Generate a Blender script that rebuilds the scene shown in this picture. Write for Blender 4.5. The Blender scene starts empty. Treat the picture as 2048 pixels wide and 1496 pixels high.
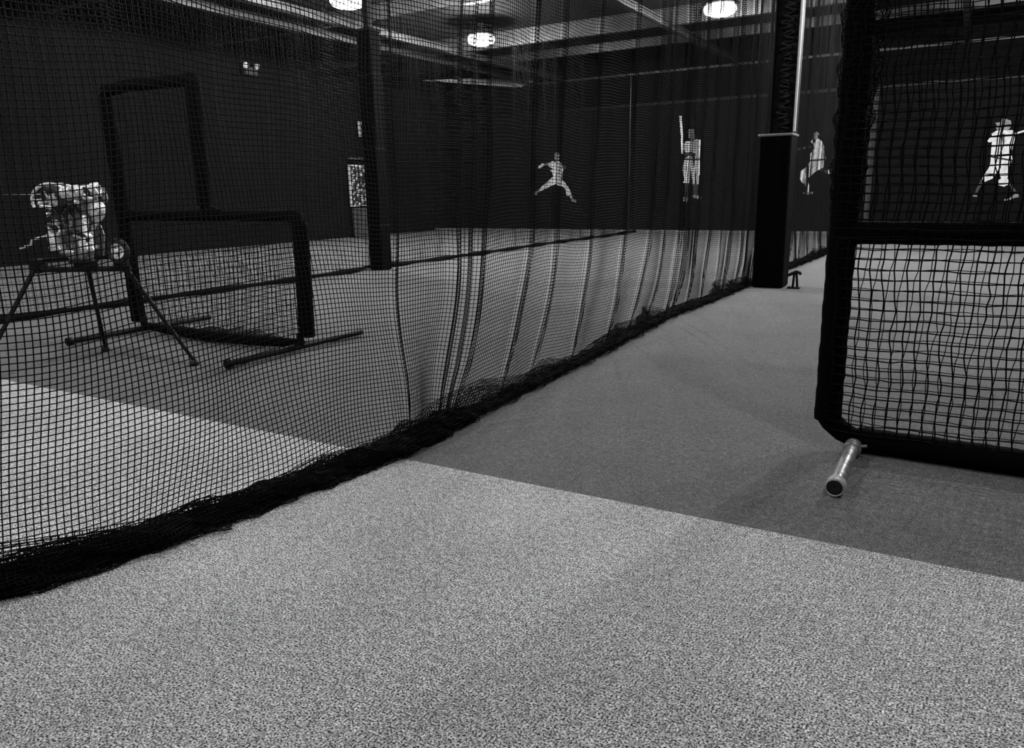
import bpy, math, random
import numpy as np
from mathutils import Vector, Matrix
random.seed(4)
rng = np.random.default_rng(7)
sc = bpy.context.scene
COL = sc.collection

# ------------------------------------------------------------------ camera
cam_data = bpy.data.cameras.new('camera')
cam_data.sensor_width = 36.0
cam_data.lens = 1522.786 / 2048 * 36.0
cam_data.clip_start = 0.05
cam_data.clip_end = 200
cam = bpy.data.objects.new('camera', cam_data)
COL.objects.link(cam)
Rv = Vector((0.86296473, 0.50494756, -0.01788405))
Uv = Vector((-0.10196846, 0.20871483, 0.97264616))
Fv = Vector((-0.49486797, 0.83753572, -0.23160226))
m = Matrix((Rv, Uv, -Fv)).transposed().to_4x4()
m.translation = Vector((0, 0, 1.2))
cam.matrix_world = m
sc.camera = cam

# ------------------------------------------------------------------ world, exposure
sc.view_settings.view_transform = 'Standard'
sc.view_settings.look = 'None'
sc.view_settings.gamma = 1
sc.view_settings.use_curve_mapping = False
sc.view_settings.exposure = 0.15
world = bpy.data.worlds.new('world')
sc.world = world
world.use_nodes = True
world.node_tree.nodes['Background'].inputs[0].default_value = (1, 1, 1, 1)
world.node_tree.nodes['Background'].inputs[1].default_value = 0.0
sc.cycles.max_bounces = 6
sc.cycles.use_adaptive_sampling = True

CEIL = 4.75
LAMP_POWER = 190
SEAM_Y = 2.64

# ceiling lamps hang on a grid over the whole hall; three of them are in view
LAMPS = [(-9.43, 10.71), (-9.39, 14.85), (-4.30, 15.02), (-4.3, 10.71), (-9.43, 6.5), (-4.3, 6.5), (0.85, 6.5),
         (0.85, 10.71), (0.85, 15.02), (-4.3, 2.3), (0.85, 2.3), (-9.43, 2.3), (-4.3, -1.9), (0.85, -1.9)]
for i, (lx, ly) in enumerate(LAMPS):
    ld = bpy.data.lights.new('lamp_light', 'POINT')
    ld.shadow_soft_size = 0.10
    ld.energy = LAMP_POWER * (3.1 if ly > 9 else 1.15 if (ly > 2 and lx < -4 and ly < 5) else 0.62)
    lo = bpy.data.objects.new('lamp_light', ld)
    lo.location = (lx, ly, 4.20)
    COL.objects.link(lo)

# ------------------------------------------------------------------ helpers
def link(o, parent=None):
    COL.objects.link(o)
    if parent: o.parent = parent
    return o

def tag(o, label=None, cat=None, group=None, kind=None):
    if label: o['label'] = label
    if cat: o['category'] = cat
    if group: o['group'] = group
    if kind: o['kind'] = kind
    return o

def empty(name, loc, label, cat, rz=0, group=None):
    o = bpy.data.objects.new(name, None)
    o.empty_display_size = 0.1
    o.location = loc
    o.rotation_euler = (0, 0, rz)
    link(o)
    return tag(o, label, cat, group)

class MB:
    def __init__(s): s.v = []; s.f = []; s.sm = []
    def add(s, vs, fs, smooth=False):
        n = len(s.v)
        s.v += [tuple(v) for v in vs]
        s.f += [[i + n for i in f] for f in fs]
        s.sm += [smooth] * len(fs)
        return s
    def box(s, x0, x1, y0, y1, z0, z1, b=0.0):
        if b <= 0:
            s.add([(x0,y0,z0),(x1,y0,z0),(x1,y1,z0),(x0,y1,z0),(x0,y0,z1),(x1,y0,z1),(x1,y1,z1),(x0,y1,z1)],
                  [(0,3,2,1),(4,5,6,7),(0,1,5,4),(1,2,6,5),(2,3,7,6),(3,0,4,7)])
            return s
        # rounded vertical edges + chamfered top and bottom
        def ring(o, z):
            r = []
            for (cx, cy, a0) in ((x1-b,y1-b,0),(x0+b,y1-b,90),(x0+b,y0+b,180),(x1-b,y0+b,270)):
                for k in range(5):
                    a = math.radians(a0 + 22.5*k)
                    r.append((cx + (b-o)*math.cos(a), cy + (b-o)*math.sin(a), z))
            return r
        c = b*0.5
        rings = [ring(c, z0), ring(0, z0+c), ring(0, z1-c), ring(c, z1)]
        n = 20
        vs = [p for r in rings for p in r]
        fs = [tuple(range(n))[::-1], tuple(range(3*n, 4*n))]
        for q in range(3):
            for k in range(n):
                fs.append((q*n+k, q*n+(k+1)%n, (q+1)*n+(k+1)%n, (q+1)*n+k))
        return s.add(vs, fs)
    def tube(s, pts, r, n=12, cap=True, flat=None):
        pts = [Vector(p) for p in pts]
        N = len(pts)
        rs = r if isinstance(r, (list, tuple)) else [r]*N
        vs = []
        t0 = (pts[1]-pts[0]).normalized()
        up = Vector((0,0,1)) if abs(t0.z) < 0.9 else Vector((1,0,0))
        a = t0.cross(up).normalized()
        for i, p in enumerate(pts):
            if i == 0: t = pts[1]-pts[0]
            elif i == N-1: t = pts[-1]-pts[-2]
            else: t = (pts[i+1]-p).normalized() + (p-pts[i-1]).normalized()
            t.normalize()
            a = (a - t*a.dot(t)).normalized()
            b = t.cross(a)
            for k in range(n):
                th = 2*math.pi*k/n
                vs.append(p + a*rs[i]*math.cos(th) + b*rs[i]*math.sin(th))
        fs = []
        for i in range(N-1):
            for k in range(n):
                fs.append((i*n+k, i*n+(k+1)%n, (i+1)*n+(k+1)%n, (i+1)*n+k))
        s.add(vs, fs, True)
        if cap:
            s.add(vs[:n], [tuple(range(n))[::-1]])
            s.add(vs[-n:], [tuple(range(n))])
        return s
    def torus(s, c, axis, R, r, n=28, k=10):
        c = Vector(c); ax = Vector(axis).normalized()
        u = ax.orthogonal().normalized(); w = ax.cross(u)
        vs = []
        for i in range(n):
            d = u*math.cos(2*math.pi*i/n) + w*math.sin(2*math.pi*i/n)
            for j in range(k):
                q = 2*math.pi*j/k
                vs.append(c + d*(R + r*math.cos(q)) + ax*r*math.sin(q))
        fs = [(i*k+j, ((i+1)%n)*k+j, ((i+1)%n)*k+(j+1)%k, i*k+(j+1)%k) for i in range(n) for j in range(k)]
        return s.add(vs, fs, True)
    def lathe(s, c, axis, prof, n=24):
        """prof: (radius, height along the axis)"""
        c = Vector(c); ax = Vector(axis).normalized()
        u = ax.orthogonal().normalized(); w = ax.cross(u)
        vs = []
        for (r, h) in prof:
            for i in range(n):
                d = u*math.cos(2*math.pi*i/n) + w*math.sin(2*math.pi*i/n)
                vs.append(c + ax*h + d*max(r, 1e-4))
        fs = []
        for q in range(len(prof)-1):
            for i in range(n):
                fs.append((q*n+i, q*n+(i+1)%n, (q+1)*n+(i+1)%n, (q+1)*n+i))
        return s.add(vs, fs, True)
    def prism_y(s, pts, y0, y1):
        """outline in x, z, given a thickness in y"""
        n = len(pts)
        area = sum(pts[i][0]*pts[(i+1)%n][1]-pts[(i+1)%n][0]*pts[i][1] for i in range(n))
        if area < 0: pts = pts[::-1]
        vs = [(x, y0, z) for x, z in pts] + [(x, y1, z) for x, z in pts]
        fs = [tuple(range(n)), tuple(range(n, 2*n))[::-1]]
        fs += [(i+n, (i+1)%n+n, (i+1)%n, i) for i in range(n)]
        return s.add(vs, fs)
    def build(s, name, mat, parent=None):
        me = bpy.data.meshes.new(name)
        me.from_pydata(s.v, [], s.f)
        me.polygons.foreach_set('use_smooth', s.sm)
        me.materials.append(mat)
        me.update()
        return link(bpy.data.objects.new(name, me), parent)

def mat(name, g, rough=0.6, metal=0.0, spec=0.5, noise=None, emit=0, coat=0, bump=None, sheen=0):
    """grey procedural material; noise = (scale, spread[, detail]) varies the surface colour, bump = (scale, strength)"""
    m = bpy.data.materials.new(name)
    m.use_nodes = True
    nt = m.node_tree
    b = nt.nodes['Principled BSDF']
    b.inputs['Base Color'].default_value = (g, g, g, 1)
    b.inputs['Roughness'].default_value = rough
    b.inputs['Metallic'].default_value = metal
    b.inputs['Specular IOR Level'].default_value = spec
    b.inputs['Coat Weight'].default_value = coat
    b.inputs['Sheen Weight'].default_value = sheen
    if emit:
        b.inputs['Emission Color'].default_value = (1, 1, 1, 1)
        b.inputs['Emission Strength'].default_value = emit
    tc = nt.nodes.new('ShaderNodeTexCoord')
    if noise is None: noise = (40, 0.12)
    n = nt.nodes.new('ShaderNodeTexNoise')
    n.inputs['Scale'].default_value = noise[0]
    n.inputs['Detail'].default_value = noise[2] if len(noise) > 2 else 3
    n.inputs['Roughness'].default_value = 0.65
    nt.links.new(tc.outputs['Object'], n.inputs['Vector'])
    mr = nt.nodes.new('ShaderNodeMapRange')
    mr.inputs['From Min'].default_value = 0.3
    mr.inputs['From Max'].default_value = 0.7
    mr.inputs['To Min'].default_value = g*(1-noise[1])
    mr.inputs['To Max'].default_value = g*(1+noise[1])
    nt.links.new(n.outputs['Fac'], mr.inputs['Value'])
    nt.links.new(mr.outputs['Result'], b.inputs['Base Color'])
    if bump:
        n2 = nt.nodes.new('ShaderNodeTexNoise')
        n2.inputs['Scale'].default_value = bump[0]
        n2.inputs['Detail'].default_value = 3
        nt.links.new(tc.outputs['Object'], n2.inputs['Vector'])
        bp = nt.nodes.new('ShaderNodeBump')
        bp.inputs['Strength'].default_value = bump[1]
        bp.inputs['Distance'].default_value = 0.02
        nt.links.new(n2.outputs['Fac'], bp.inputs['Height'])
        nt.links.new(bp.outputs['Normal'], b.inputs['Normal'])
    return m

def turf_mat(name, g, lo, hi, sheen=0.0):
    """short carpet-like turf: tufted rows, speckled blades at several sizes"""
    m = bpy.data.materials.new(name)
    m.use_nodes = True
    nt = m.node_tree
    N = nt.nodes.new; L = nt.links.new
    b = nt.nodes['Principled BSDF']
    b.inputs['Roughness'].default_value = 0.85
    b.inputs['Specular IOR Level'].default_value = 0.25
    b.inputs['Sheen Weight'].default_value = sheen
    b.inputs['Sheen Roughness'].default_value = 0.5
    tc = N('ShaderNodeTexCoord')
    def noise(scale, detail, rough):
        n = N('ShaderNodeTexNoise')
        n.inputs['Scale'].default_value = scale
        n.inputs['Detail'].default_value = detail
        n.inputs['Roughness'].default_value = rough
        L(tc.outputs['Object'], n.inputs['Vector'])
        return n.outputs['Fac']
    def rng_(sock, a, c, d, e):
        r = N('ShaderNodeMapRange')
        for k, v in zip(('From Min','From Max','To Min','To Max'), (a, c, d, e)): r.inputs[k].default_value = v
        L(sock, r.inputs['Value'])
        return r.outputs['Result']
    def mul(a, c):
        x = N('ShaderNodeMath'); x.operation = 'MULTIPLY'
        L(a, x.inputs[0]); L(c, x.inputs[1]); return x.outputs[0]
    fine = rng_(noise(185, 2, 0.65), 0.38, 0.62, lo, hi)
    mid = rng_(noise(45, 3, 0.7), 0.34, 0.66, 0.62, 1.38)
    big = rng_(noise(1.1, 3, 0.55), 0.3, 0.7, 0.86, 1.14)
    far = rng_(noise(14, 3, 0.7), 0.3, 0.7, 0.90, 1.10)
    # tuft rows
    w = N('ShaderNodeTexWave')
    w.inputs['Scale'].default_value = 32
    w.inputs['Distortion'].default_value = 1.6
    w.inputs['Detail'].default_value = 1
    mp = N('ShaderNodeMapping')
    mp.inputs['Rotation'].default_value = (0, 0, math.radians(8))
    L(tc.outputs['Object'], mp.inputs['Vector']); L(mp.outputs['Vector'], w.inputs['Vector'])
    rows = rng_(w.outputs['Fac'], 0, 1, 0.86, 1.12)
    v = mul(mul(mul(mul(fine, mid), big), far), rows)
    sc_ = N('ShaderNodeMath'); sc_.operation = 'MULTIPLY'; sc_.inputs[1].default_value = g
    L(v, sc_.inputs[0])
    L(sc_.outputs[0], b.inputs['Base Color'])
    bp = N('ShaderNodeBump')
    bp.inputs['Strength'].default_value = 0.5
    bp.inputs['Distance'].default_value = 0.006
    L(fine, bp.inputs['Height'])
    L(bp.outputs['Normal'], b.inputs['Normal'])
    return m

M = {
 'turf_light': turf_mat('pale_turf', 0.62, 0.0, 2.0),
 'turf_dark': turf_mat('dark_turf', 0.118, 0.0, 2.0, 0.35),
 'mural': mat('painted_wall', 0.0068, 0.9, spec=0.12, noise=(2.0, 0.15)),
 'black_wall': mat('black_wall', 0.003, 0.9, spec=0.1, noise=(3, 0.3)),
 'curtain': mat('black_curtain', 0.0085, 0.9, spec=0.1, noise=(12, 0.3, 6)),
 'ceiling': mat('dark_ceiling', 0.009, 0.9, noise=(3, 0.3), spec=0.1, bump=(3, 0.5)),
 'beam': mat('dark_beam', 0.032, 0.4, noise=(6, 0.3)),
 'twine': mat('black_twine', 0.0035, 0.8, noise=(60, 0.3), spec=0.08),
 'twine_far': mat('far_twine', 0.004, 0.8, noise=(60, 0.3), spec=0.08),
 'pad': mat('black_vinyl_pad', 0.0015, 0.7, noise=(20, 0.3), spec=0.04, bump=(40, 0.15)),
 'foam': mat('black_foam_sleeve', 0.0025, 0.9, noise=(90, 0.4), spec=0.05, bump=(120, 0.4)),
 'steel': mat('dark_steel', 0.035, 0.45, 0.3, noise=(18, 0.3)),
 'black_metal': mat('black_metal', 0.005, 0.5, 0.0, noise=(25, 0.3), spec=0.2),
 'galv': mat('galvanised_pipe', 0.30, 0.42, 0.45, noise=(22, 0.35)),
 'conduit': mat('white_conduit', 0.75, 0.4, 0.0, noise=(20, 0.08)),
 'chrome': mat('bright_metal', 0.85, 0.28, 0.8, noise=(30, 0.2)),
 'silver': mat('silver_painted_glints', 0.85, 0.35, 0.3, noise=(70, 0.95, 5), bump=(45, 0.8)),  # silver base; the strong speckle paints in glints
 'mottled': mat('painted_glint_metal', 0.28, 0.35, 0.4, noise=(60, 0.98, 5), bump=(40, 0.8)),  # bright and dark mottling imitates reflections on lit metal
 'white': mat('white_plastic', 0.85, 0.5, noise=(20, 0.05)),
 'cap': mat('pale_cap', 0.40, 0.5, noise=(40, 0.5)),
 'rubber': mat('black_rubber', 0.012, 0.7, noise=(40, 0.3)),
 'print_white': mat('printed_white', 0.93, 0.7, noise=(9, 0.3, 4)),
 'print_grey': mat('printed_grey', 0.30, 0.7, noise=(14, 0.4, 4)),
 'print_dark': mat('printed_dark', 0.055, 0.7, noise=(14, 0.4)),
 'grey': mat('grey_laminate', 0.16, 0.6, noise=(12, 0.15)),
 'trim': mat('pale_trim', 0.22, 0.5, noise=(10, 0.2)),
 'lamp': mat('lamp_diffuser', 0.9, 0.5, emit=9, noise=(10, 0.02)),
}

# ------------------------------------------------------------------ the hall
XL, XR, YB, YF = -15.8, 6.0, 21.6, -4.0
def struct(o): o['kind'] = 'structure'; return o

def floor():
    me = bpy.data.meshes.new('floor')
    xs = [XL, XR]
    lip = 0.004
    vs = [(XL, YF, 0), (XR, YF, 0), (XR, SEAM_Y, 0), (XL, SEAM_Y, 0),
          (XR, SEAM_Y, -lip), (XL, SEAM_Y, -lip), (XR, YB, -lip), (XL, YB, -lip),
          (XL, YF, -.1), (XR, YF, -.1), (XR, YB, -.1), (XL, YB, -.1)]
    fs = [(0,1,2,3), (3,2,4,5), (5,4,6,7), (11,10,9,8)]
    me.from_pydata(vs, [], fs)
    me.materials.append(M['turf_light']); me.materials.append(M['turf_dark'])
    me.polygons[2].material_index = 1
    return struct(link(bpy.data.objects.new('floor', me)))
floor()

# the back wall: a painted lower field and a black upper field
w = MB(); w.box(XL-.2, XR+.2, YB, YB+.2, 0, 3.55); wb = struct(w.build('wall_back', M['mural']))
w = MB(); w.box(XL-.2, XR+.2, YB+.02, YB+.2, 3.55, CEIL)
struct(w.build('wall_back', M['black_wall']))
w = MB(); w.box(XR, XR+.2, YF, YB, 0, CEIL); struct(w.build('wall_right', M['black_wall']))
w = MB(); w.box(XL, XR, YF-.2, YF, 0, CEIL); struct(w.build('wall_front', M['black_wall']))
w = MB(); w.box(XL, XR, YF, YB, CEIL, CEIL+.15); struct(w.build('ceiling', M['ceiling']))
# left wall: hung with black cloth in shallow folds
def left_wall():
    n = 1200
    ys = np.linspace(YF, YB, n)
    d = 0.035*np.sin(ys*9.0 + 1.3*np.sin(ys*1.7)) + 0.02*np.sin(ys*23+2)
    zs = [0, 1.2, 2.4, 3.6, 4.45]
    vs = []
    for z in zs:
        for y, a in zip(ys, d):
            vs.append((XL + .06 + a*(0.6+0.4*z/4.5), y, z))
    fs = [(q*n+i, q*n+i+1, (q+1)*n+i+1, (q+1)*n+i) for q in range(len(zs)-1) for i in range(n-1)]
    m_ = MB(); m_.add(vs, fs, True)
    m_.box(XL-.2, XL, YF, YB, 0, CEIL)
    return struct(m_.build('wall_left', M['curtain']))
left_wall()
w = MB(); w.box(XL+.1, XR, YB-.03, YB, 0, .07, 0); struct(w.build('baseboard_back', M['trim']))
# thin dark rail where the painted field ends, and the top rail of the back wall
w = MB(); w.box(XL+.1, XR, YB-.06, YB+.02, 3.52, 3.60); struct(w.build('trim_1', M['black_metal']))
w = MB(); w.box(-15.0, XR, YB-.10, YB+.02, 4.36, 4.42); struct(w.build('trim_2', M['steel']))
# pale vertical strip on the back wall beside the screen
w = MB(); w.box(-2.42, -2.16, YB-.03, YB, 0.07, 3.5); struct(w.build('trim_3', mat('strip_paint', 0.02, 0.7, noise=(6, .4))))

def i_beam_x(x0, x1, y, z0, z1, wd=.14):
    b = MB(); b.box(x0, x1, y-wd/2, y+wd/2, z0, z0+.02); b.box(x0, x1, y-wd/2, y+wd/2, z1-.02, z1)
    b.box(x0, x1, y-.008, y+.008, z0+.02, z1-.02); return b
def i_beam_y(y0, y1, x, z0, z1, wd=.14):
    b = MB(); b.box(x-wd/2, x+wd/2, y0, y1, z0, z0+.02); b.box(x-wd/2, x+wd/2, y0, y1, z1-.02, z1)
    b.box(x-.008, x+.008, y0, y1, z0+.02, z1-.02); return b
k = 4
for (y, z0) in ((15.95, 4.42), (18.62, 4.55), (12.4, 4.5), (8.6, 4.5)):
    struct(i_beam_x(XL+.1, XR, y, z0, CEIL).build('trim_%d' % k, M['beam'])); k += 1
for x in (-10.72, -11.75, -5.6, -0.4):
    struct(i_beam_y(YF, YB-.2, x, 4.36, 4.5, .12).build('trim_%d' % k, M['beam'])); k += 1

# ------------------------------------------------------------------ lamps
LAB = {0: 'ceiling lamp above the narrow padded pillar, cut by the top of the photo',
       1: 'smallest glowing round ceiling lamp, just right of the narrow padded pillar',
       2: 'largest glowing round ceiling lamp, just left of the wide padded column'}
for i, (lx, ly) in enumerate(LAMPS):
    if i > 2:
        continue
    t = empty('ceiling_lamp', (lx, ly, CEIL), LAB[i], 'ceiling lamp', group='round ceiling lamps')
    h = MB(); h.lathe((0,0,0), (0,0,-1), [(0,0),(.06,0),(.06,.03),(.02,.04),(.02,.20),(.10,.21),(.22,.22),(.33,.24),(.335,.255),(.20,.262),(0,.262)])
    h.build('housing', M['steel'], t)
    d = MB(); d.lathe((0,0,-.262), (0,0,-1), [(0,0),(0.22,0),(.285,.03),(.30,.09),(.27,.15),(.19,.185),(.1,.20),(0,.205)])
    d.build('diffuser', M['lamp'], t)

# pale panel added to stand in for lamplight under the far left ceiling
fl = MB()
a_, b_ = Vector((-14.0, 18.9, 4.40)), Vector((-12.1, 21.3, 4.30))
c_ = Vector((-11.6, 21.3, 4.46)); d_ = Vector((-12.9, 20.0, 4.50))
off = Vector((-.03, 0, 0))
fl.add([a_, b_, c_, d_, a_+off, b_+off, c_+off, d_+off], [(0,1,2,3),(7,6,5,4),(0,4,5,1),(1,5,6,2),(2,6,7,3),(3,7,4,0)])
struct(fl.build('trim_%d' % k, mat('painted_lit_patch', .5, .5, noise=(8, .3))))
PLAYERS = {
 'p1': {
  'hand': [(-11.68,1.93),(-11.66,1.99),(-11.52,2.07),(-11.45,2.04),(-11.47,2.0),(-11.62,1.92)],
  'sleeve': [(-11.45,2.04),(-11.29,2.09),(-11.27,2.0),(-11.47,2.0)],
  'uniform': [(-11.31,2.03),(-11.24,2.1),(-11.15,2.12),(-11.08,2.08),(-11.02,2.12),(-10.91,2.1),(-10.84,2.01),(-10.83,1.93),(-10.78,1.92),(-10.83,1.79),(-10.84,1.68),(-10.85,1.56),(-10.76,1.49),(-10.65,1.36),(-10.54,1.18),(-10.49,1.01),(-10.57,1.01),(-10.57,1.07),(-10.69,1.08),(-10.72,1.26),(-10.83,1.36),(-10.99,1.39),(-11.05,1.44),(-11.17,1.4),(-11.32,1.34),(-11.41,1.3),(-11.58,1.24),(-11.65,1.28),(-11.53,1.39),(-11.41,1.46),(-11.28,1.57),(-11.15,1.66),(-11.18,1.78),(-11.25,1.85),(-11.15,1.89),(-11.31,1.97)],
  'shoe': [(-11.65,1.28),(-11.58,1.24),(-11.68,1.19),(-11.75,1.11),(-11.83,1.15),(-11.81,1.21),(-11.71,1.24)],
  'shoe2': [(-10.57,1.01),(-10.49,1.01),(-10.34,0.92),(-10.38,0.86),(-10.51,0.9)],
  'head': [(-11.08,2.33),(-11.0,2.34),(-10.94,2.28),(-10.92,2.18),(-10.99,2.12),(-11.07,2.13),(-11.1,2.22)],
  'cap': [(-11.11,2.3),(-11.07,2.37),(-10.99,2.37),(-10.91,2.32),(-10.91,2.26),(-11.0,2.31)],
  'glove': [(-10.84,2.01),(-10.73,1.98),(-10.7,1.9),(-10.78,1.85),(-10.83,1.93)],
 },
 'p2': {
  'bat': [(-7.2,3.19),(-7.13,3.2),(-7.08,2.73),(-7.06,2.46),(-7.06,2.18),(-7.1,2.19),(-7.12,2.46),(-7.14,2.73)],
  'cap': [(-6.95,2.75),(-6.92,2.81),(-6.87,2.83),(-6.78,2.83),(-6.72,2.75),(-6.78,2.74)],
  'head': [(-6.92,2.75),(-6.72,2.74),(-6.72,2.64),(-6.76,2.55),(-6.85,2.53),(-6.91,2.61)],
  'uniform': [(-7.04,2.46),(-6.95,2.52),(-6.8,2.51),(-6.69,2.56),(-6.57,2.52),(-6.56,2.26),(-6.58,2.02),(-6.53,1.68),(-6.58,1.56),(-6.58,1.34),(-6.64,1.33),(-6.66,1.57),(-6.68,1.77),(-6.69,1.66),(-6.69,1.35),(-6.76,1.34),(-6.79,1.59),(-6.83,1.82),(-6.85,1.37),(-6.91,1.36),(-7.03,1.38),(-6.99,1.48),(-7.05,1.71),(-7.04,1.88),(-7.01,2.0),(-6.96,2.18),(-7.03,2.28)],
  'forearms': [(-7.01,2.18),(-6.82,2.23),(-6.69,2.15),(-6.72,2.04),(-6.86,2.12),(-6.98,2.07)],
  'belt': [(-7.0,2.05),(-6.58,2.03),(-6.58,1.98),(-7.0,2.0)],
  'stocking': [(-6.98,1.37),(-6.86,1.37),(-6.89,1.0),(-6.97,1.0)],
  'stocking2': [(-6.74,1.34),(-6.59,1.34),(-6.6,1.03),(-6.7,1.03)],
  'shoe': [(-7.01,1.0),(-6.89,1.0),(-6.87,0.92),(-6.91,0.84),(-7.01,0.88)],
  'shoe2': [(-6.74,1.04),(-6.6,1.04),(-6.47,0.99),(-6.5,0.92),(-6.71,0.97)],
 },
 'p3': {
  'head': [(-3.62,2.44),(-3.61,2.51),(-3.57,2.54),(-3.52,2.51),(-3.51,2.43),(-3.55,2.38),(-3.59,2.4)],
  'cap': [(-3.64,2.5),(-3.62,2.55),(-3.55,2.58),(-3.49,2.54),(-3.48,2.49),(-3.57,2.52)],
  'uniform': [(-3.56,2.37),(-3.51,2.42),(-3.41,2.34),(-3.33,2.18),(-3.28,1.91),(-3.3,1.85),(-3.29,1.77),(-3.32,1.69),(-3.46,1.62),(-3.55,1.56),(-3.63,1.47),(-3.72,1.43),(-3.71,1.38),(-3.77,1.29),(-3.81,1.3),(-3.91,1.45),(-3.89,1.6),(-3.75,1.71),(-3.66,1.85),(-3.67,2.04),(-3.58,2.17),(-3.6,2.25),(-3.68,2.34),(-3.64,2.4),(-3.57,2.28)],
  'belt': [(-3.66,1.89),(-3.29,1.91),(-3.29,1.87),(-3.66,1.85)],
  'arm': [(-4.05,2.18),(-3.68,2.24),(-3.64,2.2),(-4.03,2.13)],
  'stocking': [(-3.76,1.31),(-3.71,1.38),(-3.67,1.33),(-3.61,1.12),(-3.63,1.07),(-3.69,1.08)],
  'shoe': [(-3.8,1.07),(-3.63,1.09),(-3.54,1.08),(-3.53,1.04),(-3.64,1.01),(-3.75,1.03)],
  'rear_stocking': [(-3.42,1.63),(-3.32,1.69),(-3.22,1.59),(-3.24,1.53)],
  'rear_shoe': [(-3.21,1.62),(-3.17,1.66),(-3.12,1.62),(-3.11,1.55),(-3.14,1.51),(-3.2,1.53)],
 },
 'p4': {
  'helmet': [(0.33,2.57),(0.43,2.58),(0.45,2.65),(0.53,2.65),(0.64,2.6),(0.66,2.51),(0.63,2.41),(0.56,2.39),(0.52,2.51),(0.44,2.53),(0.36,2.54)],
  'head': [(0.36,2.47),(0.37,2.54),(0.52,2.52),(0.56,2.39),(0.45,2.4),(0.38,2.42)],
  'uniform': [(0.29,2.33),(0.39,2.4),(0.7,2.39),(0.75,2.32),(0.76,2.18),(0.74,1.98),(0.72,1.9),(0.77,1.74),(0.74,1.64),(0.7,1.56),(0.72,1.31),(0.76,1.26),(0.75,1.18),(0.67,1.13),(0.55,1.17),(0.51,1.25),(0.59,1.32),(0.55,1.43),(0.52,1.55),(0.49,1.44),(0.42,1.32),(0.26,1.24),(0.19,1.29),(0.26,1.44),(0.33,1.59),(0.34,1.72),(0.33,1.84),(0.32,2.05),(0.32,2.15),(0.26,2.14),(0.22,2.17),(0.27,2.25),(0.31,2.28)],
  'belt': [(0.33,1.84),(0.53,1.79),(0.77,1.74),(0.76,1.7),(0.53,1.75),(0.34,1.8)],
  'stripe': [(0.48,2.31),(0.55,2.32),(0.57,2.07),(0.53,1.91),(0.56,1.55),(0.52,1.55),(0.5,1.91),(0.54,2.08)],
  'bat': [(0.75,2.32),(0.82,2.35),(0.95,2.39),(1.14,2.45),(1.16,2.4),(0.96,2.35),(0.83,2.31),(0.76,2.29)],
  'stocking': [(0.19,1.28),(0.26,1.24),(0.18,1.09),(0.13,0.95),(0.09,0.96),(0.13,1.13)],
  'shoe': [(0.06,0.96),(0.14,0.96),(0.16,0.91),(0.07,0.91)],
  'stocking2': [(0.74,1.18),(0.81,1.2),(0.96,0.97),(0.92,0.94)],
  'shoe2': [(0.9,0.96),(0.97,0.96),(0.99,0.89),(0.92,0.88),(0.82,0.83),(0.72,0.8),(0.7,0.84),(0.8,0.87)],
 },
}

# ------------------------------------------------------------------ nets
def strands(P, off, step=1):
    """three-sided twines along the first axis of P (n, m, 3); off (3, 3) holds the cross section"""
    n, m_ = P.shape[:2]
    V = (P[:, :, None, :] + off[None, None, :, :]).reshape(-1, 3)
    i, j = np.meshgrid(np.arange(n-1), np.arange(m_), indexing='ij')
    base = (i*m_ + j).ravel()*3
    nxt = base + m_*3
    F = []
    for k in range(3):
        k2 = (k+1) % 3
        F.append(np.stack([base+k, base+k2, nxt+k2, nxt+k], 1))
    return V, np.concatenate(F)

def net_mesh(name, pieces, mat_, parent=None):
    V, F, n = [], [], 0
    for v, f in pieces:
        V.append(v); F.append(f + n); n += len(v)
    V = np.concatenate(V).astype(np.float32); F = np.concatenate(F).astype(np.int32)
    me = bpy.data.meshes.new(name)
    me.vertices.add(len(V)); me.vertices.foreach_set('co', V.ravel())
    me.loops.add(len(F)*4); me.loops.foreach_set('vertex_index', F.ravel())
    me.polygons.add(len(F))
    me.polygons.foreach_set('loop_start', np.arange(len(F), dtype=np.int32)*4)
    me.polygons.foreach_set('loop_total', np.full(len(F), 4, dtype=np.int32))
    me.update(calc_edges=True)
    me.materials.append(mat_)
    return link(bpy.data.objects.new(name, me), parent)

def tri(axis, r):
    a = np.array([90, 210, 330])*np.pi/180
    o = np.zeros((3, 3))
    others = [k for k in range(3) if k != axis]
    o[:, others[0]] = r*np.cos(a); o[:, others[1]] = r*np.sin(a)
    return o

def grid_net(P, r, ax_i=1, ax_j=2):
    """P[i, j]: i runs along the net, j up; returns pieces for both twine directions"""
    vert = strands(P.transpose(1, 0, 2), tri(ax_j, r))
    hori = strands(P, tri(ax_i, r))
    return [vert, hori]

# where the divider net meets the floor, and how it hangs
BY = np.array([-4, 0.6, 1.03, 1.45, 1.98, 2.5, 2.85, 3.2, 4.18, 5.2, 6.2, 7.06, 8.2, 9.5, 10.2, 12.4, 14.3, 21.5])
BX = np.array([-2.6, -2.58, -2.55, -2.42, -2.34, -2.27, -2.24, -2.24, -2.27, -2.30, -2.36, -2.40, -2.34, -2.32, -2.34, -2.26, -2.2, -2.2])
def base_x(y): return np.interp(y, BY, BX)
HANG = -2.30
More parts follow.
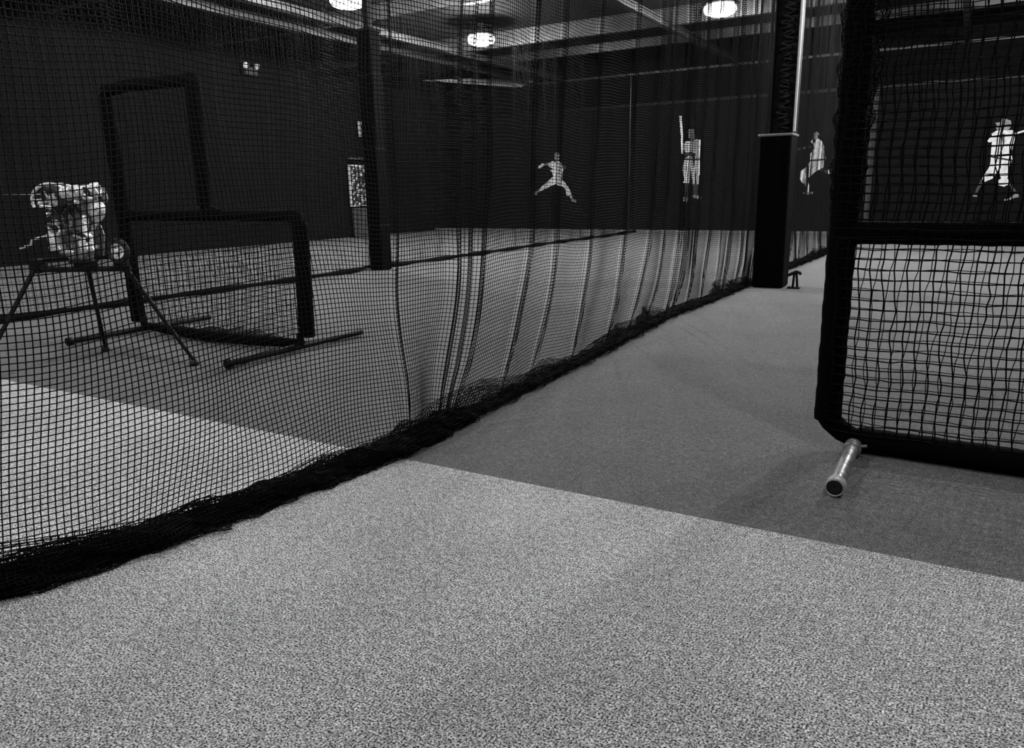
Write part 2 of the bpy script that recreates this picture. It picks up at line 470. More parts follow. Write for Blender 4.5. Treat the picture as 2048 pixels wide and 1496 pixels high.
# folds: y at one metre height, depth, half width
FOLDS = [(2.80, .035, .014), (3.28, .06, .03), (3.40, .05, .02), (3.52, .06, .03), (4.06, .045, .018), (4.48, .035, .015), (4.53, .02, .012),
         (5.02, .045, .018), (5.68, .045, .018), (6.14, .045, .02), (6.55, .035, .018), (6.95, .07, .03), (7.12, .08, .035), (7.55, .045, .02),
         (8.05, .045, .02), (8.45, .02, .02), (8.75, .06, .025), (9.25, .05, .025), (9.5, .04, .025), (10.1, .05, .03), (10.7, .04, .03), (11.3, .06, .03),
         (12.1, .05, .03), (12.9, .06, .03), (13.6, .05, .03), (14.5, .06, .03), (15.4, .05, .03), (16.4, .06, .03), (17.5, .06, .03),
         (18.6, .06, .03), (19.7, .06, .03), (20.6, .06, .03), (-1.2, .05, .04), (-2.6, .06, .05)]
def fold_d(y):
    d = 0.010*np.sin(y*5.3) + 0.006*np.sin(y*11.1 + 1.0) + .02*np.sin(y*2.1+.5)
    for c, a, w_ in FOLDS:
        d = d + a*np.exp(-((y-c)/w_)**2)
    return d*(1 - .95*np.exp(-((y-9.9)/.32)**4))
def divider():
    yy = np.linspace(-3.5, 21.45, 40000)
    dd = fold_d(yy)
    s = np.concatenate([[0], np.cumsum(np.hypot(np.diff(yy), np.diff(dd)))])
    # cells of about 21 mm near the camera, a little wider far away
    cell = np.where(yy < 10.5, 0.0212, 0.030)
    t = np.concatenate([[0], np.cumsum(np.diff(s)/cell[1:])])
    n = int(t[-1])
    y0 = np.interp(np.arange(n), t, yy)
    z = np.arange(0.03, 4.42, 0.0206)
    Y0, Z = np.meshgrid(y0, z, indexing='ij')
    g = np.interp(Y0, [2.7, 3.0, 3.6, 6.0, 7.0, 8.0], [0, .35, 1.2, 1.0, .4, .4])
    low = np.clip(1-Z, 0, 1)
    lean = -0.38*g*low**1.6 + 0.11*np.clip(Z-1, 0, 1.5)*np.clip(g, .2, 1)
    D = np.repeat(fold_d(y0)[:, None], len(z), 1)
    amp = np.clip(0.35 + 0.65*np.clip(Z/0.35, 0, 1), 0, 1)
    diag = 0.012*np.sin(5.0*(Y0*1.3 + Z*1.5)) + 0.012*np.sin(9*(Y0 - Z*0.55)+2)
    X = HANG + (base_x(Y0)-HANG)*np.exp(-Z/0.45) + D*amp + diag*np.clip(1.2-Z*.2, .4, 1)*np.interp(Y0, [2.5, 3.6], [1, .35])
    Yp = Y0 + lean + 0.003*np.sin(Z*7 + Y0*3.1) + 0.022*np.sin(Y0*2.6+Z*2.6+1)*np.clip(1.3-Z, .3, 1)
    Zp = Z + 0.022*np.sin(Y0*3.1 + Z*1.3) + 0.006*np.sin(Y0*8.7) - 0.10*D*np.clip(Z, 0, 1)
    Zp = np.maximum(Zp, 0.012)
    P = np.stack([X, Yp, Zp], -1)
    return P
t = empty('divider_net', (HANG, 0, 0), 'long fine black mesh divider net hanging in folds from the ceiling, nearest to the camera', 'net')
Pd = divider() - np.array([HANG, 0, 0])
net_mesh('mesh', grid_net(Pd, 0.0021), M['twine'], t)

def heap(layers, y0, y1, R0, path, cell=0.014, r=0.0022, seed=1, flat=1.0):
    """net gathered on the floor: crumpled nested rolls of mesh following path(y)"""
    g = np.random.default_rng(seed)
    out = []
    for L_, fr in enumerate(layers):
        n = int((y1-y0)/cell); m_ = max(9, int(2*np.pi*0.07*fr/cell))
        y = np.linspace(y0, y1, n); th = np.linspace(0, 2*np.pi, m_)
        Y, T = np.meshgrid(y, th, indexing='ij')
        Rr = R0(Y)*fr
        ph = g.uniform(0, 6, 8)
        nz = 0.22*np.sin(Y*11+T*2+ph[0]) + 0.18*np.sin(Y*23-T*3+ph[1]) + 0.12*np.sin(Y*41+T*5+ph[2]) + 0.1*np.sin(T*4+Y*5+ph[3])
        Rr = Rr*(1+nz)
        X = path(Y) + 1.25*Rr*np.cos(T) + 0.012*np.sin(Y*17+ph[4])
        Z = (R0(Y)*0.62 + 0.72*Rr*np.sin(T))*flat
        Z = np.maximum(Z, 0.004 + 0.003*np.sin(Y*60+T*9)**2)
        Yp = Y + 0.012*np.sin(T*3+Y*19+ph[5]) + 0.01*np.sin(Y*37+ph[6])
        P = np.stack([X, Yp, Z], -1)
        out += grid_net(P, r, 1, 2)
    return out
def heap_r(y):
    return np.interp(y, [-3.5, .8, 1.2, 1.8, 2.3, 2.6, 2.85, 3.1, 3.5, 4.2, 5, 5.8, 6.3, 6.8, 7.3, 8, 8.8, 9.4, 10.5, 12.5, 21.5],
                     [.06, .062, .058, .056, .052, .060, .075, .07, .056, .060, .065, .075, .075, .06, .065, .06, .065, .05, .06, .075, .07])
path = lambda y: base_x(y)-HANG+.01
pieces = heap([1.05, .85, .6], -3.4, 3.25, heap_r, path, .0155)
pieces += heap([1.28, 1.12], -3.4, 2.7, lambda y: heap_r(y)*(1+.12*np.sin(y*5.1)), lambda y: base_x(y)-HANG+.012+.008*np.sin(y*7), .019, .0018, 8, .45)
pieces += heap([.85, .6], 3.2, 21.4, lambda y: heap_r(y)*.9, path, .018, .0019, 3, 1.0)
# loose doubled strip of mesh standing above the roll
y_ = np.arange(-3.0, 21.4, .021); v_ = np.linspace(0, 1, 10)
Y_, V_ = np.meshgrid(y_, v_, indexing='ij')
Hh = (.10 + .05*np.sin(Y_*2.3) + .03*np.sin(Y_*5.9+1))*np.interp(Y_, [2.6, 3.3], [.8, 1])
for q_ in (0, 1):
    pieces += grid_net(np.stack([path(Y_) - .03 + .035*np.sin(Y_*9+V_*3+q_*2)+.02*q_, Y_ + .01*np.sin(V_*8+Y_*13), .02 + V_*Hh*(1-.25*q_)], -1), .0021)
gh = net_mesh('gathered_hem', pieces, M['twine'], t)
gh['label'] = 'surplus black mesh gathered in a crumpled roll along the floor'
cp = MB()
yy = np.linspace(-3.3, 21.3, 400)
cp.tube([(float(base_x(y))-HANG+.01, float(y), float(heap_r(y))*(.5 if y < 3.2 else .36)) for y in yy], [float(heap_r(y))*(.30 if y < 3.2 else .34) for y in yy], 8)
cp.build('hem_rope', M['twine'], t)

# second divider net, further left
FX = -8.38
def far_net():
    y0 = np.arange(-3.0, 21.5, 0.043); z = np.arange(0.04, 4.40, 0.043)
    Y0, Z = np.meshgrid(y0, z, indexing='ij')
    X = FX + .03*np.sin(Y0*4.1) + .035*np.sin(Y0*9.3+1) + .02*np.sin(Y0*2+Z) - 0.12*np.exp(-((Y0-9.9)/.35)**2)
    return np.stack([X, Y0 + .01*np.sin(Z*3+Y0), Z + .02*np.sin(Y0*1.7)], -1)
t = empty('divider_net', (FX, 0, 0), 'second black mesh divider net running behind the L-shaped screen, past the narrow pillar', 'net')
net_mesh('mesh', grid_net(far_net()-np.array([FX,0,0]), 0.0022), M['twine_far'], t)
rp = MB()
yy = np.linspace(-3, 21.4, 300)
rp.tube([(0.05+.03*math.sin(y*1.1)-.22*math.exp(-((y-9.9)/.35)**2), y, .04) for y in yy], [.034+.008*math.sin(y*5) for y in yy], 8)
rp.build('hem_rope', M['twine'], t)
pl = MB(); pl.tube([(0,0,0),(0,0,4.36)], .03, 12); pl.lathe((0,0,0),(0,0,1),[(.08,0),(.08,.02),(.03,.03)],16)
o = pl.build('net_pole', M['steel']); o.location = (-8.55, 21.35, 0)
tag(o, 'thin upright metal pole against the back wall where the far net ends', 'pole')

# ------------------------------------------------------------------ wide padded column on the right
t = empty('padded_column', (-2.06, 9.9, 0), 'wide black column padded to head height, beside the divider net', 'column')
p_ = MB(); p_.box(-.18, .19, -.2, .18, 0.0, 1.80, .035); p_.build('pad', M['pad'], t)
p_ = MB(); p_.box(-.195, .205, -.215, .195, 1.795, 1.825, .02)
o = p_.build('pad_top_rim', M['trim'], t); o['label'] = 'pale top edge of the black pad'
c_ = MB()
c_.box(-.09, -.075, -.13, .13, 1.825, CEIL); c_.box(.175, .19, -.13, .13, 1.825, CEIL); c_.box(-.075, .175, .0, .012, 1.825, CEIL)
c_.build('steel_column', M['black_metal'], t)
c_ = MB(); c_.tube([(.205, -.15, 1.84), (.205, -.15, 4.74)], .016, 12)
o = c_.build('conduit', M['conduit'], t); o['label'] = 'white conduit running up the right edge of the column'
# netting bunched and laced up the hollow of the column
l_ = MB()
pts = []
for i in range(420):
    z = 1.86 + i*.0067
    pts.append((.05 + .062*math.sin(i*.55) + .02*math.sin(i*.13), -.05 + .035*math.cos(i*.55*1.3), z))
l_.tube(pts, .013, 7)
pts = []
for i in range(420):
    z = 1.88 + i*.0066
    pts.append((.05 + .05*math.sin(i*.41+2), -.035 + .03*math.sin(i*.3), z))
l_.tube(pts, .010, 7)
l_.build('lacing', mat('grey_lacing', .012, .7, noise=(30,.5)), t)

# narrow padded pillar standing on the far net line
t = empty('padded_pillar', (-8.3, 9.86, 0), 'narrow tall dark padded pillar standing left of the folded net', 'pillar')
p_ = MB(); p_.box(-.15, .13, -.13, .13, 0.0, 3.66, .03); p_.build('pad', mat('worn_vinyl', .0015, .6, noise=(20,.3), spec=.06), t)
p_ = MB(); p_.box(-.16, .14, -.14, .14, 3.655, 3.70, .02); p_.build('pad_top_rim', M['black_metal'], t)
p_ = MB(); p_.box(-.05, .05, -.05, .05, 3.7, CEIL); p_.build('steel_post', M['black_metal'], t)
# straps of the pad
for z in (.7, 1.9, 3.0):
    p_ = MB(); p_.box(-.156, .136, -.136, .136, z, z+.045, .03); p_.build('strap', M['black_metal'], t)

# low bracket at the column's foot
t = empty('floor_bracket', (-1.76, 9.78, 0), 'small dark curved-top bracket on the turf at the right foot of the wide padded column', 'bracket')
b_ = MB(); b_.tube([(-.07,0,.15),(-.03,0,.17),(.03,0,.20),(.075,0,.19),(.085,0,.165)], [.018,.02,.022,.02,.015], 10); b_.build('arm', M['black_metal'], t)
b_ = MB(); b_.tube([(.0,0,0.0),(.01,0,.19)], .014, 10); b_.build('leg', M['black_metal'], t)
b_ = MB(); b_.tube([(.055,0,0.0),(.035,0,.19)], .014, 10); b_.build('leg', M['black_metal'], t)
b_ = MB(); b_.box(-.06,.085,-.05,.05,0,.012,.005); b_.build('base_plate', M['black_metal'], t)

# ------------------------------------------------------------------ near screen on the right
SX, SY = -0.475, 3.74
t = empty('pitching_screen', (SX, SY, 0), 'large black padded net screen at the right edge with a grey pipe foot', 'pitching screen')
def sleeve(pts, r, name, label=None):
    s_ = MB()
    N = 60
    P = []
    pts = [Vector(p) for p in pts]
    seg = [(pts[i+1]-pts[i]).length for i in range(len(pts)-1)]; tot = sum(seg)
    for i in range(N+1):
        d = tot*i/N; q = 0
        while q < len(seg)-1 and d > seg[q]: d -= seg[q]; q += 1
        P.append(pts[q].lerp(pts[q+1], d/seg[q]))
    s_.tube(P, [r*(1+.025*math.sin(i*2.1)+.02*math.sin(i*.9)) for i in range(N+1)], 16)
    o = s_.build(name, M['foam'], t)
    if label: o['label'] = label
    return o
sleeve([(0,0,.13),(0,0,2.13)], .060, 'padded_post')
sleeve([(2.1,0,.13),(2.1,0,2.13)], .060, 'padded_post')
sleeve([(.03,0,1.00),(2.07,0,1.00)], .050, 'padded_crossbar')
sleeve([(.0,0,2.15),(2.1,0,2.15)], .055, 'padded_top_bar')
sleeve([(.14,-.02,.055),(2.05,-.10,.055)], .058, 'padded_bottom_bar')
e_ = MB()
e_.tube([(-.01,0,.16),(.02,-.005,.12),(.07,-.01,.08),(.12,-.015,.06),(.16,-.02,.06)], [.05,.05,.048,.046,.05], 12)
e_.build('corner_wrap', M['foam'], t)
FXo = .13
f_ = MB(); f_.tube([(FXo,-.64,.036),(FXo,-.05,.036),(FXo,.06,.036)], .030, 20)
o = f_.build('foot_pipe', M['galv'], t); o['label'] = 'grey galvanised pipe foot lying on the turf'
c_ = MB(); c_.lathe((FXo,-.645,.036),(0,-1,0),[(.031,-.05),(.038,-.045),(.038,0.0),(.036,.012),(.031,.012),(.030,0.0),(.026,-.12),(0,-.12)],24)
o = c_.build('foot_cap', M['cap'], t); o['label'] = 'pale open end cap of the pipe foot'
c_ = MB(); c_.lathe((FXo,-.645,.036),(0,-1,0),[(.0255,-.1),(.030,.008),(.02,.010),(0,.006)],20); c_.build('cap_plug', M['rubber'], o)
c_ = MB(); c_.lathe((FXo,-.14,.036),(0,1,0),[(.031,0),(.039,.005),(.039,.06),(.031,.065)],20); c_.tube([(FXo+.036,-.11,.05),(FXo+.06,-.11,.055)],.007,8)
o = c_.build('foot_clamp', M['galv'], t); o['label'] = 'galvanised collar with a small bolt'

def screen_net(x0, x1, z0, z1, cx, cz, yoff, seed, sag=.03, bulge=.05):
    g = np.random.default_rng(seed)
    x = np.arange(x0, x1, cx); z = np.arange(z0, z1, cz)
    X, Z = np.meshgrid(x, z, indexing='ij')
    ph = g.uniform(0, 6, 6)
    u = (X-x0)/(x1-x0); v = (Z-z0)/(z1-z0)
    Y = yoff + bulge*np.sin(np.pi*u)*np.sin(np.pi*v) + .012*np.sin(X*9+ph[0])*np.sin(Z*7+ph[1])
    Xp = X + .006*np.sin(Z*19+ph[2]) + .010*np.sin(Z*5+X*4+ph[3]) + g.normal(0, .0022, X.shape)
    Zp = Z - sag*np.sin(np.pi*u)*v + .003*np.sin(X*17+ph[4]) + .004*np.sin(X*5+Z*3+ph[5]) + g.normal(0, .0016, X.shape)
    return np.stack([Xp, Y, Zp], -1)
def xz_net(P, r): return [strands(P.transpose(1,0,2), tri(2, r)), strands(P, tri(0, r))]
pc = xz_net(screen_net(.0, 2.12, .10, 1.0, .049, .044, -.075, 1, .01, -.02), .0034)
pc += xz_net(screen_net(.01, 2.12, .10, 1.02, .0492, .044, -.045, 5, .012, .03), .0022)
o = net_mesh('lower_net', pc, M['twine'], t)
pc = []
for q, (yo, ss) in enumerate(((-.07, 2), (-.03, 7), (.045, 9))):
    pc += xz_net(screen_net(-.03, 2.12, .98, 2.2, .049, .038, yo, ss, .05, -.03), .0025)
# loose edge of netting wrapped round the tall post
g = np.random.default_rng(11)
T, Z = np.meshgrid(np.linspace(0, 2*np.pi, 14), np.arange(1.1, 2.2, .03), indexing='ij')
W = np.interp(Z, [.1, .9, 1.3, 2.2], [.058, .060, .066, .095])
X = W*np.cos(T)*(1+.10*np.sin(Z*31)) + .008*np.sin(Z*60+T) + np.interp(Z,[1.2,2.2],[0,.03]); Y = W*np.sin(T)
net_pieces = [strands(np.stack([X, Y, Z], -1).transpose(1,0,2), tri(2, .0025)), strands(np.stack([X, Y, Z+.01*np.sin(T*2+Z*20)], -1), tri(1, .0025))]
net_mesh('upper_net', pc, M['twine'], t)
net_mesh('post_wrap_net', net_pieces, M['twine'], t)

# ------------------------------------------------------------------ L-shaped screen behind the net
t = empty('pitching_screen', (-5.5, 4.30, 0), 'black padded L-shaped net screen behind the pitching machine, one side taller', 'pitching screen')
def lx(x): return x + 5.5
sleeve([(lx(-6.58),0,.10),(lx(-6.62),0,2.10)], .062, 'padded_post')
sleeve([(lx(-4.42),0,.12),(lx(-4.40),0,1.00)], .062, 'padded_post')
sleeve([(lx(-5.47),0,1.14),(lx(-5.47),0,2.10)], .060, 'padded_post')
sleeve([(lx(-6.62),0,2.13),(lx(-6.3),0,2.15),(lx(-5.47),0,2.13)], .052, 'padded_top_bar')
sleeve([(lx(-6.58),0,1.06),(lx(-4.44),0,1.06)], .045, 'padded_crossbar')
c_ = MB(); c_.tube([(lx(-5.47),0,1.20),(lx(-5.46),0,1.13),(lx(-5.40),0,1.09),(lx(-5.28),0,1.07)], .048, 12); c_.build('corner_wrap', M['foam'], t)
c_ = MB(); c_.tube([(lx(-4.50),0,1.06),(lx(-4.42),0,1.04),(lx(-4.405),0,.97)], .056, 12); c_.build('corner_wrap', M['foam'], t)
for xx, ya in ((-6.50, -.72), (-4.50, -.72)):
    f_ = MB(); f_.tube([(lx(xx),ya,.034),(lx(xx),.72,.034)], .026, 12)
    f_.lathe((lx(xx),ya,.034),(0,-1,0),[(.027,-.04),(.034,-.04),(.034,.01),(0,.012)],16)
    f_.tube([(lx(xx),0,.03),(lx(xx),0,.14)], .03, 12)
    f_.build('foot_pipe', M['black_metal'], t)
c_ = MB(); c_.tube([(lx(-6.5),-.0,.06),(lx(-6),-.04,.05),(lx(-5.5),-.07,.05),(lx(-5),-.05,.05),(lx(-4.48),0,.06)], [.03,.045,.05,.045,.035], 12)
c_.build('bottom_bar', M['foam'], t)
pc = xz_net(screen_net(lx(-6.62), lx(-4.40), .04, 1.06, .045, .045, 0, 21, .0, .10), .0026)
pc += xz_net(screen_net(lx(-6.62), lx(-5.47), 1.06, 2.13, .045, .045, 0, 22, .0, .06), .0026)
u_, v_ = np.meshgrid(np.arange(lx(-6.5), lx(-4.5), .022), np.linspace(0, 1, 14), indexing='ij')
s_ = np.sin(np.pi*(u_-u_.min())/(u_.max()-u_.min()))
pc += grid_net(np.stack([u_+.01*np.sin(v_*9+u_*7), -.05*s_ + .42*s_*v_, .035+.012*np.sin(u_*23+v_*5)+.02*(1-v_)], -1), .0022, 0, 1)
net_mesh('screen_net', pc, M['twine'], t)

# ------------------------------------------------------------------ pitching machine on its tripod
A = math.radians(30.35)
t = empty('pitching_machine', (-5.55, 3.2, 0), 'silver pitching machine on a black tripod, at the left edge behind the near net', 'pitching machine', rz=A)
def leg(top, foot):
    l_ = MB(); l_.tube([top, (foot[0], foot[1], .035)], [.017, .014], 10)
    lo = l_.build('leg', M['black_metal'], t)
    k_ = MB(); k_.lathe((foot[0], foot[1], 0), (0,0,1), [(0,0),(.032,0),(.034,.012),(.022,.04),(0,.042)], 14)
    k_.build('rubber_foot', M['rubber'], lo)
leg((-.24,-.10,.74), (-.46,-.57))
leg((.05,.05,.74), (-.169,.537))
leg((.34,-.02,.76), (.80,-.06))
b_ = MB()
b_.tube([(-.27,-.10,.725),(.40,-.02,.715)], .020, 12)
b_.tube([(-.24,-.02,.79),(.34,.02,.795)], .013, 10)
b_.box(-.26,-.20,-.13,.0,.70,.80,.01); b_.box(.30,.37,-.06,.05,.70,.80,.01); b_.box(.02,.12,-.08,.08,.70,.765,.01)
b_.build('tripod_head', M['black_metal'], t)
# turntable and upright body plates
b_ = MB(); b_.lathe((.06,0,.765),(0,0,1),[(0,0),(.10,0),(.10,.02),(.07,.03),(.07,.07),(.045,.08),(.045,.12),(0,.12)],24)
b_.build('swivel', M['steel'], t)
b_ = MB()
for yo in (-.075, .065):
    b_.prism_y([(-.07,.84),(.03,.78),(.17,.80),(.20,.95),(.16,1.10),(.26,1.20),(.25,1.29),(.02,1.29),(-.09,1.20),(-.10,1.02)], yo, yo+.012)
b_.box(-.06,.16,-.063,.065,.86,.885); b_.box(.0,.2,-.063,.065,1.16,1.175)
b_.build('body_plate', M['mottled'], t)
# electric motors
for (x, z0, z1, r) in ((-.045,.86,1.06,.048), (.165,.84,1.10,.040)):
    q = MB(); q.lathe((x,-.12,z0),(-.1 if x<0 else 0.05,0,1),[(0,0),(r*1.1,0),(r*1.15,.03),(r,.035),(r*.95,.12),(r*.8,.125),(r*.75,(z1-z0)*.9),(r*.4,z1-z0),(0,z1-z0)],22)
    q.box(x-.02,x+.03,-.19,-.12,z0+.03,z0+.09,.006)
    for k in range(5):
        q.torus((x+(-.1 if x<0 else .05)*(.05+.016*k),-.12,z0+.05+.016*k),(0,0,1),r*.97,.003,20,6)
    o = q.build('motor', M['silver'], t)
# throwing wheels
def wheel(c, R, axis, nm='wheel'):
    w_ = MB(); w_.torus(c, axis, R-.028, .028, 32, 12); o = w_.build(nm, M['rubber'], t)
    ax = Vector(axis).normalized(); c = Vector(c)
    h_ = MB(); h_.lathe(c - ax*.03, ax, [(0,0),(R*.30,0),(R*.34,.012),(R*.62,.02),(R*.66,.008),(R*.74,.008),(R*.74,.05),(0,.05)], 28)
    for k in range(5):
        a_ = k*2*math.pi/5; u = ax.orthogonal().normalized(); w2 = ax.cross(u); d = u*math.cos(a_)+w2*math.sin(a_)
        h_.tube([c-ax*.035+d*R*.25, c-ax*.035+d*R*.68], .007, 8)
    h_.build('hub', M['chrome'] if c.x < 0 else M['silver'], o)
wheel((-.035,-.10,1.205), .10, (0.25,1,0.05))
wheel((.17,-.02,1.225), .095, (-.1,1,.5))
# guard and ball chute
g_ = MB()
pts = [(-.05+.135*math.cos(a_), -.10, 1.20+.118*math.sin(a_)) for a_ in np.linspace(math.radians(200), math.radians(15), 16)]
g_.tube(pts, .011, 10); pts2 = [(x, .04, z) for x, _, z in pts]; g_.tube(pts2, .009, 10)
for i in (2, 7, 12): g_.tube([pts[i], pts2[i]], .007, 8)
g_.build('wheel_guard', M['silver'], t)
g_ = MB()
g_.lathe((.12,-.10,1.255),(1,0,.12),[(0,-.09),(.045,-.09),(.05,-.07),(.05,.03),(.04,.04),(.04,.12),(.048,.13),(.048,.17),(.03,.175),(0,.14)],20)
g_.build('ball_chute', M['silver'], t)
g_ = MB()
g_.lathe((.24,-.08,1.12),(.5,-.3,.8),[(0,-.05),(.05,-.05),(.058,-.02),(.055,.05),(.04,.07),(0,.075)],20)
g_.tube([(.25,-.09,1.07),(.22,-.1,1.02),(.20,-.1,.98)], .014, 10)
g_.build('speed_control', M['silver'], t)
g_ = MB()
for a_ in range(6):
    x = -.08+.055*a_
    g_.tube([(x,-.13,1.13+.02*math.sin(a_*2)),(x+.03,-.135,1.08),(x+.01,-.13,1.02+.03*math.sin(a_))], .008, 8)
g_.build('cable', M['rubber'], t)
# brackets, bolts and levers between the plates
rr = random.Random(5)
for kk in range(26):
    x = rr.uniform(-.10, .24); z = rr.uniform(.84, 1.28)
    if z < 1.08: x = rr.uniform(-.08, .19)
    g_ = MB()
    a1 = rr.uniform(0, 3.14); L_ = rr.uniform(.015, .045)
    g_.tube([(x-L_*math.cos(a1),-.15,z-L_*math.sin(a1)),(x+L_*math.cos(a1),-.17,z+L_*math.sin(a1))], rr.uniform(.006,.014), 8)
    g_.lathe((x,-.10,z),(0,-1,0),[(0,0),(.014,0),(.014,.075),(.008,.085),(0,.085)],10)
    g_.build('bolt', M['chrome'] if kk % 3 else M['rubber'], t)
g_ = MB(); g_.tube([(-.13,-.05,1.25),(-.25,-.05,1.252),(-.45,-.05,1.256)], .0045, 8); g_.build('aiming_rod', M['chrome'], t)
g_ = MB(); g_.tube([(-.09,-.09,.965),(-.17,-.09,.95),(-.235,-.09,.938),(-.245,-.09,.92),(-.25,-.09,.898),(-.28,-.09,.89),(-.335,-.09,.878)], .0085, 10); g_.build('crank_handle', M['chrome'], t)
# transport wheel on the right end of the tripod head
w_ = MB(); w_.torus((.368,-.10,.847),(0.15,1,0),.070,.020,32,12); o = w_.build('transport_wheel', M['rubber'], t)
h_ = MB(); h_.lathe((.368,-.078,.847),(-.15,-1,0),[(0,-.005),(.057,-.005),(.060,.03),(.052,.034),(.046,.022),(.018,.022),(.016,.045),(0,.048)],28)
h_.build('wheel_hub', M['white'], o)
h_ = MB()
for k in range(4):
    a_ = math.radians(20+90*k); h_.tube([(.365+.014*math.cos(a_),-.112,.847+.014*math.sin(a_)),(.363+.038*math.cos(a_),-.110,.847+.038*math.sin(a_))], .004, 6)
h_.build('spoke', M['steel'], o)
h_ = MB(); h_.tube([(.35,-.0,.77),(.365,-.05,.80),(.368,-.06,.847)], .012, 8); h_.build('wheel_bracket', M['black_metal'], t)

# ------------------------------------------------------------------ printed players on the back wall
LABP = {
 'p1': ('player_decal', 'smallest printed baseball player on the dark back wall, lunging with legs spread wide'),
 'p2': ('player_decal', 'printed baseball batter on the dark back wall standing upright with bat raised straight'),
 'p3': ('player_decal', 'printed player lifting one knee, on the back wall between padded column and near screen'),
 'p4': ('player_decal', 'printed baseball player seen through the near screen, bat held out to the right'),
}
KIND = {'hand': 'print_white', 'sleeve': 'print_grey', 'uniform': 'print_white', 'shoe': 'print_grey', 'shoe2': 'print_grey', 'head': 'print_grey', 'cap': 'print_grey',
        'glove': 'print_dark', 'bat': 'print_white', 'forearms': 'print_dark', 'belt': 'print_dark', 'stocking': 'print_dark', 'stocking2': 'print_dark',
        'arm': 'print_dark', 'helmet': 'print_grey', 'stripe': 'print_dark', 'rear_stocking': 'print_dark', 'rear_shoe': 'print_white'}
for k, parts in PLAYERS.items():
    nm, lab = LABP[k]
    xs = [x for v in parts.values() for x, z in v]; zs = [z for v in parts.values() for x, z in v]
    cx = (min(xs)+max(xs))/2; cz = min(zs)
    t = empty(nm, (cx, 21.594, cz), lab, 'wall decal', group='printed players on the back wall')
    order = sorted(parts, key=lambda n: n in ('belt', 'forearms', 'stripe', 'cap', 'helmet', 'bat'))
    for q, n in enumerate(order):
        lay = .006 + .0015*q
        d = MB(); d.prism_y([(x-cx, z-cz) for x, z in parts[n]], -lay-.001, -lay+.004 if q else 0)
        mk = KIND[n]
        if k == 'p3' and n == 'stocking': mk = 'print_white'
        d.build(n.rstrip('2'), M[mk], t)

# ------------------------------------------------------------------ things along the left wall
t = empty('wall_poster', (-15.62, 17.85, .92), 'bright printed poster low on the left wall, half hidden by the narrow pillar', 'poster')
def poster_mat():
    m_ = mat('poster_print', .5, .6)
    nt = m_.node_tree; b = nt.nodes['Principled BSDF']
    tc = nt.nodes.new('ShaderNodeTexCoord')
    v = nt.nodes.new('ShaderNodeTexVoronoi'); v.inputs['Scale'].default_value = 9
    n = nt.nodes.new('ShaderNodeTexNoise'); n.inputs['Scale'].default_value = 7
    nt.links.new(tc.outputs['Object'], v.inputs['Vector']); nt.links.new(tc.outputs['Object'], n.inputs['Vector'])
    a = nt.nodes.new('ShaderNodeMath'); a.operation = 'ADD'
    nt.links.new(v.outputs['Distance'], a.inputs[0]); nt.links.new(n.outputs['Fac'], a.inputs[1])
    r = nt.nodes.new('ShaderNodeValToRGB')
    r.color_ramp.elements[0].position = .85; r.color_ramp.elements[0].color = (.85,.85,.85,1)
    r.color_ramp.elements[1].position = .98; r.color_ramp.elements[1].color = (.05,.05,.05,1)
    nt.links.new(a.outputs[0], r.inputs['Fac']); nt.links.new(r.outputs['Color'], b.inputs['Base Color'])
    return m_
p_ = MB(); p_.box(-.0, .03, -.50, .50, 0.0, 1.12); p_.build('print', poster_mat(), t)
p_ = MB()
p_.box(-.01,.045,-.53,-.50,-.03,1.15); p_.box(-.01,.045,.50,.53,-.03,1.15); p_.box(-.01,.045,-.5,.5,1.12,1.15); p_.box(-.01,.045,-.5,.5,-.03,0)
p_.build('frame', M['print_white'], t)
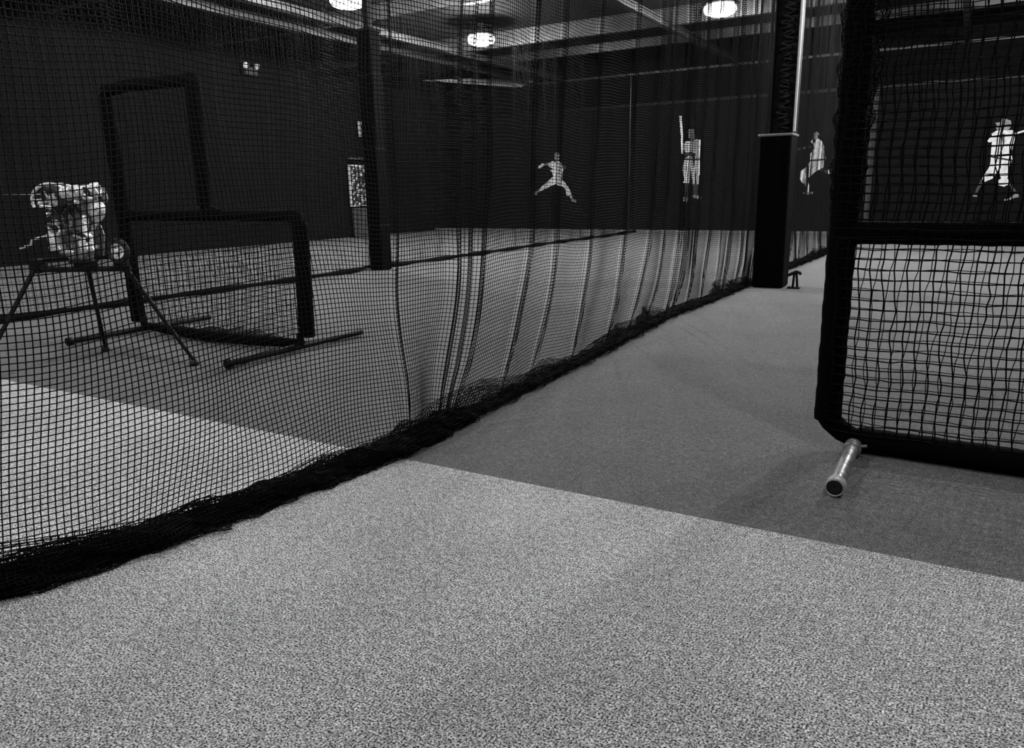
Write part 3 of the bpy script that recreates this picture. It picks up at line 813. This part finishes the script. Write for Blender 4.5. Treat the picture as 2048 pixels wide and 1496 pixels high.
t = empty('wall_notice', (-15.62, 18.02, 2.88), 'small white notice with a dark dot high beside the narrow pillar', 'notice')
p_ = MB(); p_.box(0,.02,-.17,.22,0,.42); p_.build('board', M['white'], t)
p_ = MB(); p_.lathe((.02,.0,.28),(1,0,0),[(.07,0),(.07,.006),(0,.006)],20); p_.build('mark', M['rubber'], t)
t = empty('wall_shelf', (-15.62, 17.85, 2.22), 'thin pale shelf on the left wall above the bright poster', 'shelf')
p_ = MB(); p_.box(0,.18,-.5,.5,0,.05); p_.build('board', M['trim'], t)
for yo in (-.4, .37):
    p_ = MB(); p_.box(0,.15,yo,yo+.03,-.12,0); p_.build('bracket', M['black_metal'], t)
t = empty('low_cabinet', (-15.35, 17.85, 0), 'grey low cabinet standing against the left wall below the bright poster', 'cabinet')
p_ = MB(); p_.box(-.25,.20,-.5,.5,.04,.84,.01); p_.box(-.22,.16,-.47,.47,0,.05); p_.build('body', M['grey'], t)
for s_ in (-1, 1):
    p_ = MB(); p_.box(.201,.215,min(0.006*s_,.48*s_),max(0.006*s_,.48*s_),.07,.81); dd_ = p_.build('door', M['grey'], t)
    p_ = MB(); p_.tube([(.235,.06*s_,.50),(.235,.06*s_,.62)], .007, 8); p_.tube([(.215,.06*s_,.50),(.236,.06*s_,.50)], .006, 6); p_.tube([(.215,.06*s_,.62),(.236,.06*s_,.62)], .006, 6)
    p_.build('handle', M['chrome'], dd_)
# twin-head emergency light high on the left wall
t = empty('emergency_light', (-15.62, 14.0, 4.16), 'small twin-headed emergency light high on the dark left wall', 'emergency light')
p_ = MB(); p_.box(-.06,.08,-.18,.18,-.03,.15,.01); p_.build('battery_box', M['print_dark'], t)
for s_ in (-1, 1):
    p_ = MB(); p_.lathe((.06,.17*s_,.20),(.8,.3*s_,-.5),[(0,-.05),(.04,-.05),(.06,0),(.075,.05),(.07,.055),(.0,.05)],18); hd = p_.build('lamp_head', M['white'], t)
    p_ = MB(); p_.tube([(.03,.16*s_,.14),(.04,.17*s_,.19)], .014, 8); p_.build('neck', M['white'], hd)
